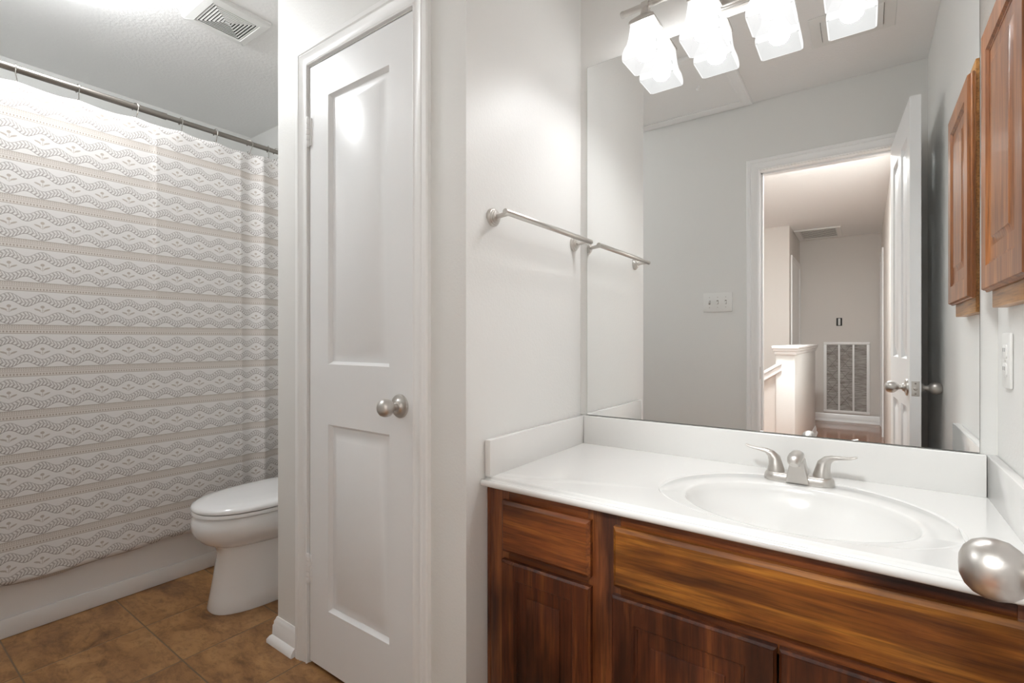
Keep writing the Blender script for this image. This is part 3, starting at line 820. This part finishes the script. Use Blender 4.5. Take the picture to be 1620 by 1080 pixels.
t = thing('ceiling_register', 'white louvered air register in the ceiling right of the lamps, seen in the mirror', 'vent', (-.045, .535, ZC))
gx0, gx1, gy0, gy1 = -.20, .107, .412, .665
b = nb(); loft(b, [[(x, y, ZC-d) for x, y in ((gx0+i, gy0+i), (gx1-i, gy0+i), (gx1-i, gy1-i), (gx0+i, gy1-i))] for i, d in ((0, .0005), (0, .002), (.004, .005), (.042, .005), (.042, .0005))], caps=(False, False))
to_obj('frame', b, M_PLAST, t)
to_obj('backing', bx(nb(), gx0+.043, gx1-.043, gy0+.043, gy1-.043, ZC-.0025, ZC-.0008), M_ROD, t)
for k in range(6):
    y = gy0+.070+k*.029
    b = nb(); loft(b, [[(x, y+dy, ZC-d) for dy, d in ((0, .003), (-.012, .010), (-.026, .015), (-.0265, .0135), (-.013, .008), (.003, .002))] for x in (gx0+.045, gx1-.045)])
    to_obj('louver', b, M_PLAST, t)

# ------------------------------------------------------------------ the hall beyond the doorway (seen in the mirror)
struct('floor_hall', bx(nb(), -2.4, .27, -4.8, -.06, -.1, 0), M_LAM, 'reddish brown wood laminate floor of the hall, seen in the mirror', 'floor')
struct('wall_hall_right', bx(nb(), .168, .268, -4.7, -.12, 0, ZC), M_HALLW, 'beige right-hand hall wall, mostly hidden behind the open door', 'wall')
struct('wall_hall_far', bx(nb(), -.84, .268, -4.8, -4.7, 0, ZC), M_HALLW, 'beige end wall of the hall with the tall air grille', 'wall')
struct('wall_hall_recess', bx(nb(), -.84, -.733, -4.7, -3.67, 0, ZC), M_HALLW, 'beige receding hall wall with a door casing', 'wall')
struct('wall_stair', bx(nb(), -2.4, -.733, -3.67, -3.57, 0, ZC), M_HALLW, 'beige wall beyond the stairs', 'wall')
struct('wall_stair_left', bx(nb(), -2.5, -2.4, -3.67, -.12, 0, ZC), M_HALLW, 'beige wall closing the stair side of the hall', 'wall')
b = casing(nb(), -4.60, -3.78, 2.05, lambda a, z, o: (-.733+o, a, z)); bx(b, -.733, -.728, -4.60, -3.78, 0, 2.05)
struct('trim_3', b, M_TRIM, 'white door casing on the receding hall wall', 'door trim')
b = casing(nb(), -4.55, -3.80, 2.05, lambda a, z, o: (.168-o, a, z)); bx(b, .163, .168, -4.55, -3.80, 0, 2.05)
struct('trim_4', b, M_TRIM, 'white door casing at the right end of the hall', 'door trim')
struct('baseboard_hall', baseboard(nb(), [(-.728, -4.7), (.160, -4.7)][::-1], sc=1.15), M_TRIM, 'white baseboard under the tall hall grille', 'baseboard')
# half wall by the stairs
HX0, HX1, HY1, HY0 = -.609, -.470, -1.540, -3.568
b = bx(nb(), HX0, HX1, HY0, HY1, 0, .962, .002)
hw = struct('wall_half', b, M_WALL, 'white half wall with moulded cap at the head of the stairs, seen in the mirror', 'half wall')
b = nb()
for i, z0, z1 in ((.012, .955, .985), (.022, .985, 1.005), (.030, 1.005, 1.030)): bx(b, HX0-i, HX1+i, HY0, HY1+i, z0, z1, .006, 3)
to_obj('cap', b, M_TRIM, hw)
b = nb(); L = 1.1; sl = .66
f = lambda y: [(HX0+.001, y, 0), (HX0+.001, y, .80), (HX0-L, y, .80-L*sl), (HX0-L, y, 0)]
loft(b, [f(-1.66), f(-1.555)]); 
so = struct('wall_stair_knee', b, M_HALLW, 'beige sloped stair wall beside the half wall', 'half wall')
b = nb()
for d, z0, z1 in ((.012, 0, .055), (.022, .055, .085)):
    g = lambda y: [(HX0+.045, y, .822+z0), (HX0+.045, y, .822+z1), (HX0-L, y, .822+z1-(L+.045)*sl), (HX0-L, y, .822+z0-(L+.045)*sl)]
    loft(b, [g(-1.66-d), g(-1.540+d)])
bmesh.ops.bevel(b, geom=list(b.edges), offset=.004, segments=2, affect='EDGES')
to_obj('sloped_cap', b, M_TRIM, so)
struct('baseboard_half_wall', baseboard(nb(), [(HX1, HY0+.001), (HX1, HY1)]), M_TRIM, 'white baseboard along the half wall', 'baseboard')

# tall return grille on the hall end wall
t = thing('return_grille', 'tall white three-bay return air grille low on the hall end wall', 'air grille', (-.20, -4.7, .12))
gx = (-.452, .050); gz = (.118, 1.052)
b = nb(); W = .034
bx(b, gx[0], gx[1], -4.6995, -4.676, gz[0], gz[0]+W, .003); bx(b, gx[0], gx[1], -4.6995, -4.676, gz[1]-W, gz[1], .003)
bx(b, gx[0], gx[0]+W, -4.6995, -4.676, gz[0]+W, gz[1]-W, .003); bx(b, gx[1]-W, gx[1], -4.6995, -4.676, gz[0]+W, gz[1]-W, .003)
to_obj('frame', b, M_TRIM, t)
for q in (1/3, 2/3):
    x = gx[0]+W/2+(gx[1]-gx[0]-W)*q
    to_obj('mullion', bx(nb(), x-.011, x+.011, -4.692, -4.678, gz[0]+W, gz[1]-W, .003), M_TRIM, t)
m, tt, bs = mat('air_filter')
v = coords(tt, (6, 1, 60)); n_ = noise(tt, v, 1.4, 3, 0.6, 0.5)
tt.links.new(ramp(tt, n_, [(.35, (.22, .20, .18)), (.6, (.46, .44, .42))]), bs.inputs['Base Color']); setp(bs, rough=.8)
to_obj('filter', bx(nb(), gx[0]+W, gx[1]-W, -4.6985, -4.694, gz[0]+W, gz[1]-W), m, t)['label'] = 'grey pleated air filter'
b = nb()
for x0 in (gx[0]+W+.01, gx[0]+W/2+(gx[1]-gx[0]-W)/3+.012):
    for k in range(5):
        z = gz[0]+W+.06+k*.16
        for s in (1, -1): tube(b, [(x0, -4.6925, z+.075-.075*s), (x0+.11, -4.6925, z+.075+.075*s)], .0015, 6)
to_obj('wire_mesh', b, M_HOOK, t)

t = thing('junction_box', 'open low-voltage wall box above the tall hall grille', 'wall box', (-.277, -4.7, 1.32))
to_obj('box_opening', bx(nb(), -.309, -.246, -4.6995, -4.696, 1.268, 1.372, .001), M_DARK, t)
b = nb(); bx(b, -.291, -.264, -4.697, -4.688, 1.275, 1.365, .003); bx(b, -.288, -.267, -4.690, -4.683, 1.300, 1.340, .004)
to_obj('bare_device', b, M_PLAST, t)

t = thing('hall_ceiling_vent', 'white framed ceiling vent at the end of the hall, seen in the mirror', 'vent', (-.49, -4.26, ZC))
a0, a1, c0, c1 = -.726, -.235, -4.60, -3.93
b = nb(); loft(b, [[(x, y, ZC-d) for x, y in ((a0+i, c0+i), (a1-i, c0+i), (a1-i, c1-i), (a0+i, c1-i))] for i, d in ((0, .0005), (0, .008), (.005, .014), (.055, .014), (.058, .010), (.058, .0005))], caps=(False, False))
to_obj('frame', b, M_PLAST, t)
to_obj('backing', bx(nb(), a0+.059, a1-.059, c0+.059, c1-.059, ZC-.003, ZC-.001), M_DARK, t)
b = nb()
for k in range(9): y = c0+.07+k*.066; bx(b, a0+.058, a1-.058, y, y+.014, ZC-.011, ZC-.007)
for k in range(26): x = a0+.066+k*.0143; bx(b, x, x+.005, c0+.058, c1-.058, ZC-.010, ZC-.0075)
to_obj('grid', b, M_PLAST, t)
